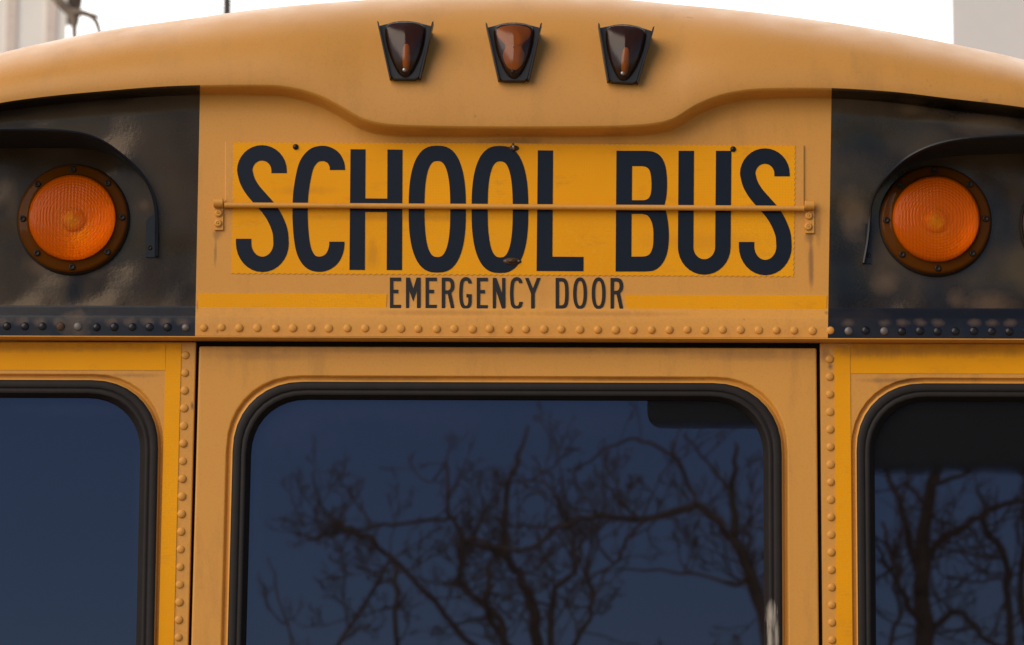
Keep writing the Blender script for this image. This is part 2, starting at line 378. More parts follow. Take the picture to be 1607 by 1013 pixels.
M['marker'] = amber('smoked_amber_marker_lens', (0.85, 0.42, 0.10), (0.06, 0.024, 0.008), 0.18, 0.22, IORV=1.42)
M['reflector'] = simple('lamp_reflector', (0.80, 0.74, 0.62), 0.30, 1.0, bmp=0.5, bs=150)
M['bulb'] = simple('frosted_bulb', (0.90, 0.75, 0.50), 0.25, spec=1.0)
M['dull'] = simple('dull_white_plastic', (0.50, 0.46, 0.38), 0.6)

# ------------------------------------------------------------------ ground
def ground_mat():
    m, t, b = newmat('pale_gravel')
    c = mixc(t, ramp(t, noise(t, 0.6, 6, 0.7), 0.3, 0.7), (0.26, 0.195, 0.135), (0.17, 0.135, 0.10))
    t.links.new(c, b.inputs['Base Color']); b.inputs['Roughness'].default_value = 0.9
    bump(t, b, noise(t, 60, 4), 0.5, 0.004); return m
gv = [Vector((x, y, 0)) for x, y in ((-300, -300), (300, -300), (300, 300), (-300, 300))]
link('ground', mesh(gv, [(0, 1, 2, 3)]), ground_mat(), kind='structure')

# ------------------------------------------------------------------ the bus
bus = empty('school_bus', (0, 0, 0), label='yellow school bus seen from behind with black lamp panels and emergency door', category='bus')
TILT = 0.0031
def tl(x): return (x - 803.5) * TILT           # rows of the rear wall run 5 px lower at the right edge of the photograph

ROOF = [(-327, 330), (-290, 230), (-220, 165), (-120, 118), (0, 84), (160, 49), (280, 32), (420, 13), (560, 1), (700, -7), (800, -9), (930, -5),
        (1050, 6), (1200, 21), (1352, 42.5), (1479, 66), (1607, 94), (1740, 132), (1840, 182), (1900, 240), (1933, 330)]
LIP = [(-327, 345), (-290, 275), (-220, 228), (-120, 192), (0, 165), (80, 154), (160, 146.5), (240, 140), (313, 137), (428, 136.5), (464, 141), (501, 152), (537, 170),
       (560, 184), (580, 192), (610, 197.5), (665, 200), (800, 201.5), (950, 200.5), (1010, 198), (1041, 193.5), (1058, 188), (1092, 167), (1129, 152), (1165, 144.5), (1202, 141.5), (1304, 141.5), (1403, 147.5),
       (1479, 156.5), (1607, 172), (1720, 194), (1830, 234), (1900, 288), (1933, 345)]
def band(x):
    return interp([(-327, 6), (0, 11.5), (160, 12.5), (313, 13.5), (470, 16), (550, 18), (620, 17), (800, 15), (1000, 16), (1080, 18), (1165, 16), (1300, 14.5), (1607, 16), (1933, 6)], x)
YC, RC = -0.044, 0.17
def cap_y(x, y):
    """depth of the cap surface under photograph pixel (x, y)"""
    a, b = interp(LIP, x) - 8, interp(ROOF, x)
    f = min(1.0, max(0.0, (a - y) / (a - b))); an = math.asin(f ** (1 / 0.92)) if f < 1 else math.pi / 2
    return YC + RC * (1 - math.cos(an))
UNDER = [(0.0, 0.0), (0.10, -0.0015), (0.28, -0.010), (0.5, -0.022), (0.72, -0.032), (0.90, -0.038), (1.0, -0.041)]
def under_rows(xs):
    rows = []
    for f, Y in UNDER:
        rows.append([U(x, interp(LIP, x) + band(x) * (1 - f), Y) for x in xs])
    rows.append([U(x, interp(LIP, x) - 3, -0.0432) for x in xs])
    return rows
# roof cap above the brow's lip, then the roof running forward over the bus
M['cap'] = paint('toned_down_cap_paint', (0.515, 0.236, 0.048), (0.22, 0.12, 0.05), rough=0.36)  # cap light toned down in the colour: duller, greyer than the wall yellow
xs = frange(-327, 1933, 12)
rows = [[U(x, interp(LIP, x) - 3, -0.0432) for x in xs], [U(x, interp(LIP, x) - 8, YC) for x in xs]]
for i in range(1, 25):
    a = math.pi / 2 * i / 24; f = math.sin(a) ** 0.92
    rows.append([U(x, (interp(LIP, x) - 8) * (1 - f) + interp(ROOF, x) * f, YC + RC * (1 - math.cos(a))) for x in xs])
last = rows[-1]
for d, r in ((0.03, 0.006), (0.08, 0.011), (0.2, 0.014), (0.5, 0.014), (10.0, 0.014)):
    rows.append([Vector((v.x, v.y + d, v.z + r * min(1, 4 * (1 - abs(v.x) / 1.25)))) for v in last])
V, F = grid(rows)
o = link('roof_cap', fix(mesh(V, F, True)), M['cap'], bus)

# upper rear wall: header with the sign in the middle, a black lamp panel either side; lower flange steps out to the rivet band
def XL(y): return 314 - (y - 140) * 8 / 391.0
def XR(y): return 1305 - (y - 143) * 6 / 391.0
def wall(name, fa, fb, mat, under, label=None):
    n = 46 if name == 'lamp_panel' else 90
    rows = []
    prof = [('u', f, Y) for f, Y in UNDER[::-1]]
    prof = [('t', -3, -0.0432)] + prof
    prof += [('w', k / 12.0, 0.0) for k in range(1, 12)]
    prof += [('a', 482, 0.0), ('a', 485.5, -0.0015), ('a', 497, -0.0085), ('a', 500.5, -0.010), ('a', 515, -0.010), ('a', 529.0, -0.010)]
    for kind, p, Y in prof:
        row = []
        for j in range(n + 1):
            s = j / n
            yy = 300.0
            for it in range(3):
                x = fa(yy) * (1 - s) + fb(yy) * s
                top = interp(LIP, x) + band(x)
                if kind == 't': yy = interp(LIP, x) + p
                elif kind == 'u': yy = interp(LIP, x) + band(x) * (1 - p)
                elif kind == 'w': yy = top + (482 + tl(x) - top) * p
                else: yy = p + tl(x)
            row.append(U(x, yy, Y))
        rows.append(row)
    V, F = grid(rows)
    me = fix(mesh(V, F, True))
    if name == 'lamp_panel':
        mat = [mat, M['gloss']]
        for p in me.polygons:
            q = p.center; zz = U(803.5 + q.x / PXM, 481.0 + tl(803.5 + q.x / PXM), 0).z
            if q.z < zz: p.material_index = 1
    o = link(name, me, mat, bus)
    if label: o['label'] = label
    return o
header = wall('header_panel', XL, XR, M['yellow_head'], True)
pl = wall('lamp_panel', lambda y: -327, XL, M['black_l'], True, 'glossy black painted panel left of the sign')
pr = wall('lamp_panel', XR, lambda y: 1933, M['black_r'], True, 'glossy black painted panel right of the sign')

# drip rail: small lip under the rivet band
path = [U(x, 531.5 + tl(x), -0.016) for x in frange(-327, 1933, 60)]
prof2 = [(-0.0098, 0.0020), (-0.0200, 0.0016), (-0.0235, 0.0006), (-0.0240, -0.0006), (-0.0225, -0.0014), (0.012, -0.0016), (0.012, 0.0020)]
rows = []
for p in path: rows.append([Vector((p.x, y, p.z + z)) for y, z in prof2])
V, F = grid(rows, True)
o = link('drip_rail', fix(mesh(V, F)), M['yellow'], bus); smooth_angle(o, 50)

# --- rounded window outlines, traced on the wall
def rrect(l, r, t, b, rad, sk=(0, 0), n=9, e=2.15):
    """rounded rectangle in pixels; sk = how far the left / right edge drifts per px downwards"""
    pts = []
    for cx, cy, a0 in ((r - rad, t + rad, -90), (r - rad, b - rad, 0), (l + rad, b - rad, 90), (l + rad, t + rad, 180)):
        for k in range(n + 1):
            a = R(a0 + 90 * k / n); c, s = math.cos(a), math.sin(a)
            pts.append((cx + rad * math.copysign(abs(c) ** (2 / e), c), cy + rad * math.copysign(abs(s) ** (2 / e), s)))
    out = []
    for x, y in pts:
        w = (x - l) / (r - l); d = max(0, y - t)
        out.append((x + d * (sk[0] * (1 - w) + sk[1] * w), y + (x - 803.5) * TILT))
    return out
WINS = {  # left, right, top, bottom, radius, skew
    'door': (368.5, 1225.5, 601, 1452, 108, (-0.026, 0.004)),
    'left': (-292, 249.5, 599.5, 1452, 106, (0.0, -0.021)),
    'right': (1344, 1895, 600.5, 1452, 106, (0.008, 0.02)),
}
def inset(w, o):
    l, r, t, b, rad, sk = w
    return rrect(l + o, r - o, t + o, b - o, max(rad - o * 0.75, 20), sk)
SKIN = 0.010     # depth of the wall below the rail
def panel_with_window(name, outer, w, parent, mat, ysk, thick=0.03):
    hole = inset(w, -9.5)
    o = link(name, slab([outer, hole[::-1]], ysk, ysk + thick), mat, parent)
    bevel(o, 0.0022, 3)
    # pressed groove between the flat skin and the rubber
    rows = []
    for off, dy in ((-10.5, 0.0022), (-9.2, 0.0024), (-8.2, 0.0065), (-6.0, 0.0085), (-4.0, 0.0065), (-2.6, 0.001), (-1.5, -0.001), (0.5, -0.001), (4, 0.004)):
        rows.append([U(x, y, ysk + dy) for x, y in inset(w, off)])
    V, F = grid(rows, True)
    g = link('window_flange', fix(mesh(V, F, True)), mat, parent if parent.parent is None else parent)
    return o, g
def window(w, parent, ysk):
    rows = []
    for off, dy in ((-1.0, 0.004), (-0.6, -0.004), (0.5, -0.0065), (3, -0.0078), (9, -0.0080), (11.5, -0.0068), (12.3, -0.0052), (13.1, -0.0052), (14.0, -0.0062),
                    (18, -0.0066), (20.0, -0.0055), (21.2, -0.0012), (24.5, 0.003), (26, 0.0090), (28.5, 0.0135), (31, 0.014)):
        rows.append([U(x, y, ysk + dy) for x, y in inset(w, off)])
    V, F = grid(rows, True)
    g = link('window_gasket', fix(mesh(V, F, True)), M['rubber'], parent); smooth_angle(g, 50)
    p = link('window_pane', slab([inset(w, 27)], ysk + 0.0125, ysk + 0.018), M['glass'], parent)
    return g, p

# emergency door (a part), with its own sub-parts
def DL(y): return 312.5 - (y - 545) * 12.5 / 468
def DR(y): return 1281.5 + (y - 545) * 4.0 / 468
yb_ = 2000
door_outer = [(DL(545), 545 + tl(312)), (DR(548), 545 + tl(1282)), (DR(yb_), yb_), (DL(yb_), yb_)]
door = link('emergency_door', slab([door_outer, inset(WINS['door'], -9.5)[::-1]], SKIN - 0.002, SKIN + 0.03), M['yellow_door'], bus)
bevel(door, 0.003, 3)
rows = []
for off, dy in ((-10.5, 0.0022), (-9.2, 0.0024), (-8.2, 0.0065), (-6.0, 0.0085), (-4.0, 0.0065), (-2.6, 0.001), (-1.5, -0.001), (0.5, -0.001), (4, 0.004)):
    rows.append([U(x, y, SKIN - 0.002 + dy) for x, y in inset(WINS['door'], off)])
V, F = grid(rows, True); link('window_flange', fix(mesh(V, F, True)), M['yellow_door'], door)
gk, _ = window(WINS['door'], door, SKIN - 0.002); gk.data.materials.clear(); gk.data.materials.append(M['rubber_scuff'])
# dark seal seen in the gap round the door
gap = slab([[(DL(536) - 12, 536), (DR(536) + 12, 538), (DR(yb_) + 12, yb_), (DL(yb_) - 12, yb_)],
            [(DL(552) + 6, 552), (DL(yb_) + 6, yb_ - 5), (DR(yb_) - 6, yb_ - 5), (DR(552) - 6, 552)]], SKIN + 0.012, SKIN + 0.03)
link('door_seal', gap, M['seal'], bus)

# fixed corner walls left and right of the door
def PL(y): return 307.5 - (y - 545) * 12.0 / 468
def PR(y): return 1287.0 + (y - 545) * 4.2 / 468
lo = [(-327, 535), (PL(535), 537), (PL(yb_), yb_), (-327, yb_)]
ro = [(PR(538), 539), (1933, 541), (1933, yb_), (PR(yb_), yb_)]
wl = link('corner_wall', slab([lo, inset(WINS['left'], -9.5)[::-1]], SKIN, SKIN + 0.03), M['yellow_low'], bus, label='yellow rear wall left of the door')
wr = link('corner_wall', slab([ro, inset(WINS['right'], -9.5)[::-1]], SKIN, SKIN + 0.03), M['yellow_low'], bus, label='yellow rear wall right of the door')
for wll, key in ((wl, 'left'), (wr, 'right')):
    bevel(wll, 0.002, 2)
    rows = []
    for off, dy in ((-10.5, 0.0022), (-9.2, 0.0024), (-8.2, 0.0065), (-6.0, 0.0085), (-4.0, 0.0065), (-2.6, 0.001), (-1.5, -0.001), (0.5, -0.001), (4, 0.004)):
        rows.append([U(x, y, SKIN + dy) for x, y in inset(WINS[key], off)])
    V, F = grid(rows, True); link('window_flange', fix(mesh(V, F, True)), M['yellow_low'], wll)
    window(WINS[key], wll, SKIN)
# dark film patches in the panes
fl = rrect(1016, 1225, 605, 672, 26, (0, 0)); link('tint_film', slab([fl], SKIN + 0.0095, SKIN + 0.0103), M['film'], door)
fl = [(1352, 612), (1890, 614), (1890, 752), (1600, 750), (1352, 748)]
link('tint_film', slab([fl], SKIN + 0.0115, SKIN + 0.0123), M['film_r'], wr)

# the rest of the body behind: sides, underside and interior walls (never in view from behind)
pa = U(-327, 700, 0).x; pb = U(1933, 700, 0).x
zt = U(-327, 340, 0).z
parts = [box_vf(pa, pa + 0.03, 0.045, 10.1, 0.4, zt), box_vf(pb - 0.03, pb, 0.045, 10.1, 0.4, zt), box_vf(pa + .03, pb - .03, 10.05, 10.1, 0.4, zt)]
V, F = join(parts); link('side_wall', mesh(V, F), M['yellow'], bus)
V, F = box_vf(pa + .03, pb - .03, 0.06, 10.05, 0.4, 0.9); link('chassis', mesh(V, F), M['interior'], bus)
zl = U(800, 2000, 0).z
V, F = box_vf(pa, pb, 0.01, 0.04, 0.45, zl - 0.003); link('lower_wall', mesh(V, F), M['yellow'], bus)
V, F = box_vf(pa, pb, -0.16, 0.0, 0.45, 0.72); link('bumper', mesh(V, F), M['visor'], bus)

# ------------------------------------------------------------------ rivets: domes, one object each
dome = lathe([(0.0071, -0.0005), (0.0070, 0.0010), (0.0061, 0.0024), (0.0044, 0.0034), (0.0022, 0.0040), (0.0001, 0.0041)], 14)
def dome_mat(me, m):
    c = me.copy(); c.materials.clear(); c.materials.append(m); return c
dome_y, dome_b, dome_s, dome_r = dome_mat(dome, M['yellow']), dome_mat(dome, M['gloss']), dome_mat(dome, M['dullsteel']), dome_mat(dome, M['rust'])
rng = random.Random(5)
def put(name, me, p, parent, s=1.0):
    o = bpy.data.objects.new(name, me); COL.objects.link(o); o.parent = parent
    o.location = p - parent.location if parent.parent is None else p - parent.location - parent.parent.location
    j = 1 if name == 'rivet' else 0; k = s * (1 + j * rng.uniform(-.05, .05)); o.scale = (k, s * (1 + j * rng.uniform(-.25, .12)), k); o.rotation_euler = (0, rng.random() * 6.28, 0); return o
for i in range(-12, 48):
    x = 319.5 + 28.1 * i + rng.uniform(-.7, .7); y = 514.3 + (x - 319.5) * 0.0050 + rng.uniform(-.6, .6)
    if x < -20 or x > 1625: continue
    p = U(x, y, -0.010)
    if x < 304:
        me = dome_s if i in (-1, -7) else (dome_r if i == -8 else dome_b); put('rivet', me, p, pl)
    elif x > 1304:
        me = dome_s if abs(x - 1331) < 12 or abs(x - 1387) < 12 else dome_b; put('rivet', me, p, pr)
    else: put('rivet', dome_y, p, header)
for i in range(17):
    y = 557.8 + 27.68 * i; put('rivet', dome_y, U(291 - (y - 557) * 0.0248, y, SKIN), wl)
    y = 564 + 27.55 * i; put('rivet', dome_y, U(1301.8 + (y - 564) * 0.0095, y, SKIN), wr)

# ------------------------------------------------------------------ SCHOOL BUS sign: folding upper leaf, rod, lower half
def zig(p0, p1, amp, step):
    """a pinked edge from p0 to p1"""
    L = math.hypot(p1[0] - p0[0], p1[1] - p0[1]); n = max(2, int(L / step)); out = []
    ux, uy = (p1[0] - p0[0]) / L, (p1[1] - p0[1]) / L
    for k in range(n):
        for f, a in ((0.0, 0), (0.30, 0), (0.5, amp), (0.8, amp)):
            d = (k + f) / n * L; out.append((p0[0] + ux * d - uy * a, p0[1] + uy * d + ux * a))
    return out
YS = -0.0035     # face of the raised upper leaf
leaf = slab([[(353, 222.5), (1262, 228), (1262, 329), (353, 324)]], YS, 0.004)
sign = link('sign_leaf', leaf, M['yellow'], bus); bevel(sign, 0.0012, 2)
up_loop = zig((366, 223), (1248.5, 228.3), 1.6, 8) + zig((1248.5, 228.3), (1247.6, 326), 1.4, 8) + [(1247.5, 326.5), (364.6, 321.5)] + zig((364.6, 321), (366, 223), 1.4, 8)
YR = YS - 0.0008
link('reflective_sheet', slab([up_loop], YR, YS + 0.0002), M['retro'], bus)
lo_loop = [(364.4, 324), (1247.4, 329)] + zig((1247.4, 329), (1246, 435), 1.2, 8) + zig((1246, 435), (363, 430.3), 1.4, 9) + zig((363, 430), (364.4, 324), 1.2, 8)
YQ = -0.0009
low = link('reflective_sheet', slab([lo_loop], YQ, 0.0003), M['retro'], bus)

# letters: an outline in pixels, cut in two at the hinge rod (upper half on the leaf, lower half on the wall)
S_ = ([(382.3, 375)] + arc(411.7, 382, 29.4, 33.2, 180, 0, 16) +
      cat([(441, 381), (439.8, 365), (435.3, 351), (428.8, 338), (420.5, 326), (409.5, 313.5), (397, 299), (388.2, 284), (384, 268)], 5)[1:] +
      arc(411, 268, 27, 27.8, 180, 360, 16)[1:] + [(438, 272)])
C_ = cat([(529.6, 267), (528.5, 258), (522.5, 247.5), (512.5, 242), (503.8, 241.2), (494.5, 243.5), (486.5, 250.5), (480, 262), (475.3, 282), (472.2, 303), (471, 324),
          (471.3, 350), (473.2, 374), (476.5, 392), (482, 404.5), (490, 412.5), (502, 415), (513, 412), (521.5, 405), (526.5, 395), (528.5, 385), (528.5, 379.6)], 5)
U_ = [(1077, 237), (1076.6, 300)] + arc(1105.2, 388, 29.2, 31.3, 180, 0, 16) + [(1135.2, 300), (1135.7, 237)]
B_out = [(967.4, 237)] + cat([(1015, 237), (1025, 238.5), (1034, 243), (1041, 252), (1045.3, 266), (1046.9, 286), (1046, 307), (1042.6, 323)], 4) + \
        cat([(1046.2, 336), (1048.8, 352), (1049.7, 371), (1048.2, 391), (1043.5, 407), (1035, 419), (1025, 425), (1012, 426.4)], 4) + [(966, 426.4)]
B_c1 = [(992, 261)] + cat([(1008, 261), (1015, 263), (1020, 269.5), (1022.3, 286), (1021.6, 302), (1018.5, 310.5), (1013, 314), (1006, 314.5)], 4) + [(991.6, 314.5)]
B_c2 = [(991.2, 336)] + cat([(1008, 336), (1016, 338.5), (1021.5, 346), (1024.6, 357), (1025.4, 371), (1024.5, 387), (1020.5, 397.5), (1014.5, 402), (1006, 403)], 4) + [(990.8, 403)]
BIG = [
    ('S', [ribbon(S_, 24.2)]), ('C', [ribbon(C_, 24.0)]),
    ('H', [[(550, 234.5), (573.7, 234.7), (573.2, 311.7), (607.7, 312), (608, 235), (631.7, 235.2), (630.9, 424.2), (606.8, 424), (607.3, 333.2), (573, 333), (572.6, 424), (548.3, 423.8)]]),
    ('O', [sup(686.2, 328.5, 45, 99.6), sup(686.4, 328.3, 20.2, 75.4)]), ('O', [sup(784.6, 329, 44.6, 99.8), sup(785, 328.9, 19.6, 75.4)]),
    ('L', [[(844, 236.3), (868, 236.5), (866.8, 403.1), (915.8, 403.5), (915.7, 426), (842, 425.6)]]),
    ('B', [B_out, B_c1, B_c2]), ('U', [ribbon(U_, 24.3)]), ('S', [ribbon([(x + 789.3, y + 5) for x, y in S_], 24.2)]),
]
def clip(loop, above, sign_):
    """Sutherland-Hodgman against the rod's line; keeps y < line (sign_=-1) or y > line"""
    out = []; n = len(loop)
    f = lambda p: sign_ * (p[1] - above(p[0]))
    for i in range(n):
        a, b = loop[i], loop[(i + 1) % n]; fa, fb = f(a), f(b)
        if fa >= 0: out.append(a)
        if (fa >= 0) != (fb >= 0):
            t = fa / (fa - fb); out.append((a[0] + (b[0] - a[0]) * t, a[1] + (b[1] - a[1]) * t))
    return out
import bmesh
def letter_mesh(loops):
    """whole letter; everything above the rod lies on the raised leaf, everything below on the wall sheet"""
    flat = [[Vector((x, y, 0)) for x, y in lp] for lp in loops]
    tris = tessellate_polygon(flat); pts = [p for lp in loops for p in lp]
    bm = bmesh.new(); vs = [bm.verts.new((x, y, 0)) for x, y in pts]
    for t in tris:
        try: bm.faces.new([vs[i] for i in t])
        except ValueError: pass
    line = lambda x: 324.5 + (x - 803.5) * 0.0055
    geom = bm.verts[:] + bm.edges[:] + bm.faces[:]
    res = bmesh.ops.bisect_plane(bm, geom=geom, plane_co=(803.5, 324.5, 0), plane_no=Vector((-0.0055, 1, 0)).normalized(), dist=1e-4)
    cut = [e for e in res['geom_cut'] if isinstance(e, bmesh.types.BMEdge)]
    bmesh.ops.split_edges(bm, edges=cut)
    low_faces = set()
    for f in bm.faces:
        if f.calc_center_median().y > line(f.calc_center_median().x): low_faces.add(f)
    for f in bm.faces:
        for v in f.verts: v.tag = f in low_faces
    for v in bm.verts:
        v.co = U(v.co.x, v.co.y, (YQ if v.tag else YR) - 0.0006)
    ret = bmesh.ops.extrude_face_region(bm, geom=bm.faces[:])
    bmesh.ops.translate(bm, verts=[g for g in ret['geom'] if isinstance(g, bmesh.types.BMVert)], vec=(0, 0.0005, 0))
    bmesh.ops.recalc_face_normals(bm, faces=bm.faces)
    me = bpy.data.meshes.new('m'); bm.to_mesh(me); bm.free(); return me
for ch, loops in BIG: link('sign_letter', letter_mesh(loops), M['ink'], bus, label='black letter %s of the words SCHOOL BUS' % ch)

# EMERGENCY DOOR
def El(x0, mid, x1, y0=435.9, y1=484.0):
    return [(x0, y0), (x1, y0), (x1, y0 + 5.3), (x0 + 5.3, y0 + 5.3), (x0 + 5.3, y0 + 19.1), (mid, y0 + 19.1), (mid, y0 + 24.4), (x0 + 5.3, y0 + 24.4), (x0 + 5.2, y1 - 5.4), (x1, y1 - 5.4), (x1, y1), (x0, y1)]
def Rl(x0, y0, y1):
    x1 = x0 + 19.9
    out = [(x0, y0)] + cat([(x0 + 11.5, y0), (x0 + 16, y0 + 1.6), (x0 + 19, y0 + 6), (x1, y0 + 12.5), (x0 + 19, y0 + 18.5), (x0 + 15, y0 + 23.8)], 4) + \
          [(x1 + 0.2, y1), (x0 + 14.4, y1), (x0 + 9.4, y0 + 25.4), (x0 + 5.5, y0 + 25.4), (x0 + 5.4, y1), (x0, y1)]
    hole = [(x0 + 5.5, y0 + 5.4)] + cat([(x0 + 10, y0 + 5.4), (x0 + 13, y0 + 7), (x0 + 14.2, y0 + 12.5), (x0 + 13, y0 + 18), (x0 + 10, y0 + 20)], 4) + [(x0 + 5.5, y0 + 20)]
    return [out, hole]
G_path = [(737.6, 444.9)] + cat([(737.4, 443), (735.4, 439.3), (731, 437.8), (727, 439.5), (724.3, 445), (723.2, 460), (724, 473), (726.6, 480.5), (731, 482.8), (735.4, 480.8), (737.4, 475)], 4) + [(737.5, 468), (737.5, 462)]
C2 = cat([(817.2, 444.4), (815.6, 439.8), (811, 437.8), (806.6, 439.6), (804, 445), (802.9, 460.5), (804, 476), (806.6, 481.2), (811, 483), (815.4, 481), (817.2, 476), (817.4, 474)], 4)
SMALL = [
    ('E', [El(611.8, 624.9, 629.2)]),
    ('M', [[(637, 436), (643.2, 436), (648.4, 453.6), (653.8, 436), (660, 436), (660, 484), (654.2, 484), (654.2, 456), (648.2, 472.9), (642, 456), (641.9, 484), (637, 484)]]),
    ('E', [El(667.7, 680.9, 685.4)]), ('R', Rl(693.1, 436, 484.1)),
    ('G', [ribbon(G_path, 5.4)]), ('G', [[(731.9, 461.7), (734.9, 461.7), (734.9, 466.8), (731.9, 466.8)]]),
    ('E', [El(748.1, 761, 765.5, 436.2, 484.5)]),
    ('N', [[(773.2, 436.4), (779, 436.4), (787.8, 461), (787.8, 436.5), (793, 436.5), (793, 484.6), (787.6, 484.6), (778.5, 456), (778.2, 484.6), (773.2, 484.6)]]),
    ('C', [ribbon(C2, 5.4)]),
    ('Y', [[(823.9, 436.5), (829.5, 436.5), (836.2, 453), (842.6, 436.5), (848.3, 436.5), (839.1, 461), (839.1, 484.7), (833.3, 484.7), (833.3, 461)]]),
    ('D', [[(871.9, 436.5)] + cat([(882.5, 436.5), (887, 438), (890.6, 443), (892.1, 453), (892.2, 468), (890.6, 478), (887, 483.3), (882.5, 484.7)], 4) + [(871.9, 484.7)],
           [(877.3, 441.8)] + cat([(881.5, 441.8), (884.6, 443.5), (886.4, 450), (886.7, 461), (886.2, 472), (884.6, 477.5), (881.5, 479.4)], 4) + [(877.3, 479.4)]]),
    ('O', [sup(910.2, 460.6, 10.9, 25, 2.3, 40), sup(910.2, 460.6, 5.5, 19.6, 2.3, 40)]),
    ('O', [sup(939.4, 460.6, 10.9, 25, 2.3, 40), sup(939.4, 460.6, 5.5, 19.6, 2.3, 40)]),
    ('R', Rl(958, 436.6, 484.8)),
]
gmesh = None
for i, (ch, loops) in enumerate(SMALL):
    if i == 5: continue
    me = slab(loops, -0.0012, -0.0002)
    if i == 4:
        m2 = slab(SMALL[5][1], -0.0012, -0.0002); bm = bmesh.new(); bm.from_mesh(me); bm.from_mesh(m2); bm.to_mesh(me); bm.free()
    link('door_letter', me, M['ink2'], bus, label='black letter %s of the words EMERGENCY DOOR' % ch)

# yellow reflective tapes
def tape(loop, y, lab):
    link('reflective_tape', slab([loop], y - 0.0009, y + 0.0002), M['retro'], bus, label=lab)
tape(zig((311.5, 460), (606.5, 461.5), 0.8, 11) + [(607, 461.5), (606, 485.5)] + [(310.5, 484.8)], 0.0, 'yellow reflective strip left of the words EMERGENCY DOOR')
tape([(981, 463)] + [(1297.6, 464)] + [(1297, 487.5)] + zig((1297, 487.5), (981.5, 487), 0.8, 11), 0.0, 'yellow reflective strip right of the words EMERGENCY DOOR')
def TL(y, a): return a - (y - 545) * 12.0 / 468
tape([(TL(539, 260.5), 539), (TL(539, 284.5), 539), (TL(1500, 284.5) , 1500), (TL(1500, 260.5) + 0.0, 1500)], SKIN - 0.0004, 'upright yellow reflective strip left of the door')
tape([(-300, 537), (259.8, 539), (259.3, 581.5), (-300, 580.5)], SKIN, 'yellow reflective strip over the left window')
tape([(1309.3, 545), (1333.8, 545), (1342.0, 1500), (1316.0, 1500)], SKIN - 0.0004, 'upright yellow reflective strip right of the door')
tape([(1335, 541), (1900, 543), (1900, 587.5), (1335, 586.3)], SKIN, 'yellow reflective strip over the right window')

# hinge rod, knuckles and bolted brackets
V, F = tube([U(x, interp([(352, 322.2), (1262, 327.6)], x), -0.0105) for x in frange(352, 1262, 70)], 0.0047, 16)
o = link('hinge_rod', mesh(V, F), M['yellow'], bus); smooth_angle(o, 50)
bolt_me = lathe([(0.0069, -0.001), (0.0069, 0.0008), (0.0064, 0.0024), (0.0050, 0.0036), (0.0028, 0.0042), (0.0024, 0.0034), (0.0019, 0.0032), (0.0015, 0.0050), (0.0001, 0.0052)], 18)
bolt_me.materials.append(M['yellow'])
for x0, x1, yb0, yb1, yp, bolts in ((335.3, 350.3, 311, 326.3, 361.5, ((343, 335), (342.4, 351))), (1262.8, 1278, 315.2, 330, 366.3, ((1269.4, 339), (1268.4, 356)))):
    pm = slab([[(x0, (yb0 + yb1) / 2), (x1, (yb0 + yb1) / 2), (x1, yp), (x0 + 1.2, yp)]], -0.0042, 0.002)
    a = U(x0, (yb0 + yb1) / 2, -0.0095); b = U(x1, (yb0 + yb1) / 2, -0.0095)
    V, F = tube([a, b], 0.0080, 20)
    bm = bmesh.new(); bm.from_mesh(pm); bm.from_mesh(mesh(V, F)); bm.to_mesh(pm); bm.free()
    br = link('hinge_bracket', pm, M['yellow'], bus); smooth_angle(br, 40); bevel(br, 0.0007, 2)
    for bx, by in bolts: put('bolt', bolt_me, U(bx, by, -0.0042), br)
# plugs and the two worn catches on the sign
plug = lathe([(0.0050, -0.001), (0.0050, 0.0012), (0.0040, 0.0030), (0.0020, 0.0040), (0.0001, 0.0042)], 16); plug.materials.append(M['visor'])
put('plug', plug, U(464, 231, YR), bus); put('plug', plug, U(1150.5, 234.5, YR), bus)
c0 = U(806.5, 233, YR)
bm = bmesh.new(); bmesh.ops.create_uvsphere(bm, u_segments=20, v_segments=12, radius=1, matrix=Matrix.Translation(c0) @ Matrix.Diagonal((0.0090, 0.0045, 0.0048, 1)))
me = bpy.data.meshes.new('m'); bm.to_mesh(me); bm.free(); o = link('upper_catch', me, M['rust'], bus); smooth_angle(o)
V, F = tube([c0 + Vector((-0.001, -0.004, -0.005)), c0 + Vector((-0.001, -0.009, 0.000)), c0 + Vector((-0.0012, -0.005, 0.0065))], [0.0018, 0.0021, 0.0018], 10)
po = link('catch_pin', mesh(V, F, True), M['steel'], o)
c1 = U(803.8, 410.5, YQ)
bm = bmesh.new(); bmesh.ops.create_uvsphere(bm, u_segments=24, v_segments=12, radius=1, matrix=Matrix.Translation(c1) @ Matrix.Diagonal((0.0160, 0.0040, 0.0066, 1)))
bmesh.ops.create_uvsphere(bm, u_segments=16, v_segments=8, radius=1, matrix=Matrix.Translation(c1 + Vector((0, -0.003, 0))) @ Matrix.Diagonal((0.0078, 0.0048, 0.0040, 1)))
me = bpy.data.meshes.new('m'); bm.to_mesh(me); bm.free(); o = link('lower_catch', me, M['rust'], bus); smooth_angle(o)
put('screw', dome_s, c1 + Vector((-0.011, -0.0025, 0)), o, 0.28); put('screw', dome_s, c1 + Vector((0.011, -0.0025, 0)), o, 0.28)

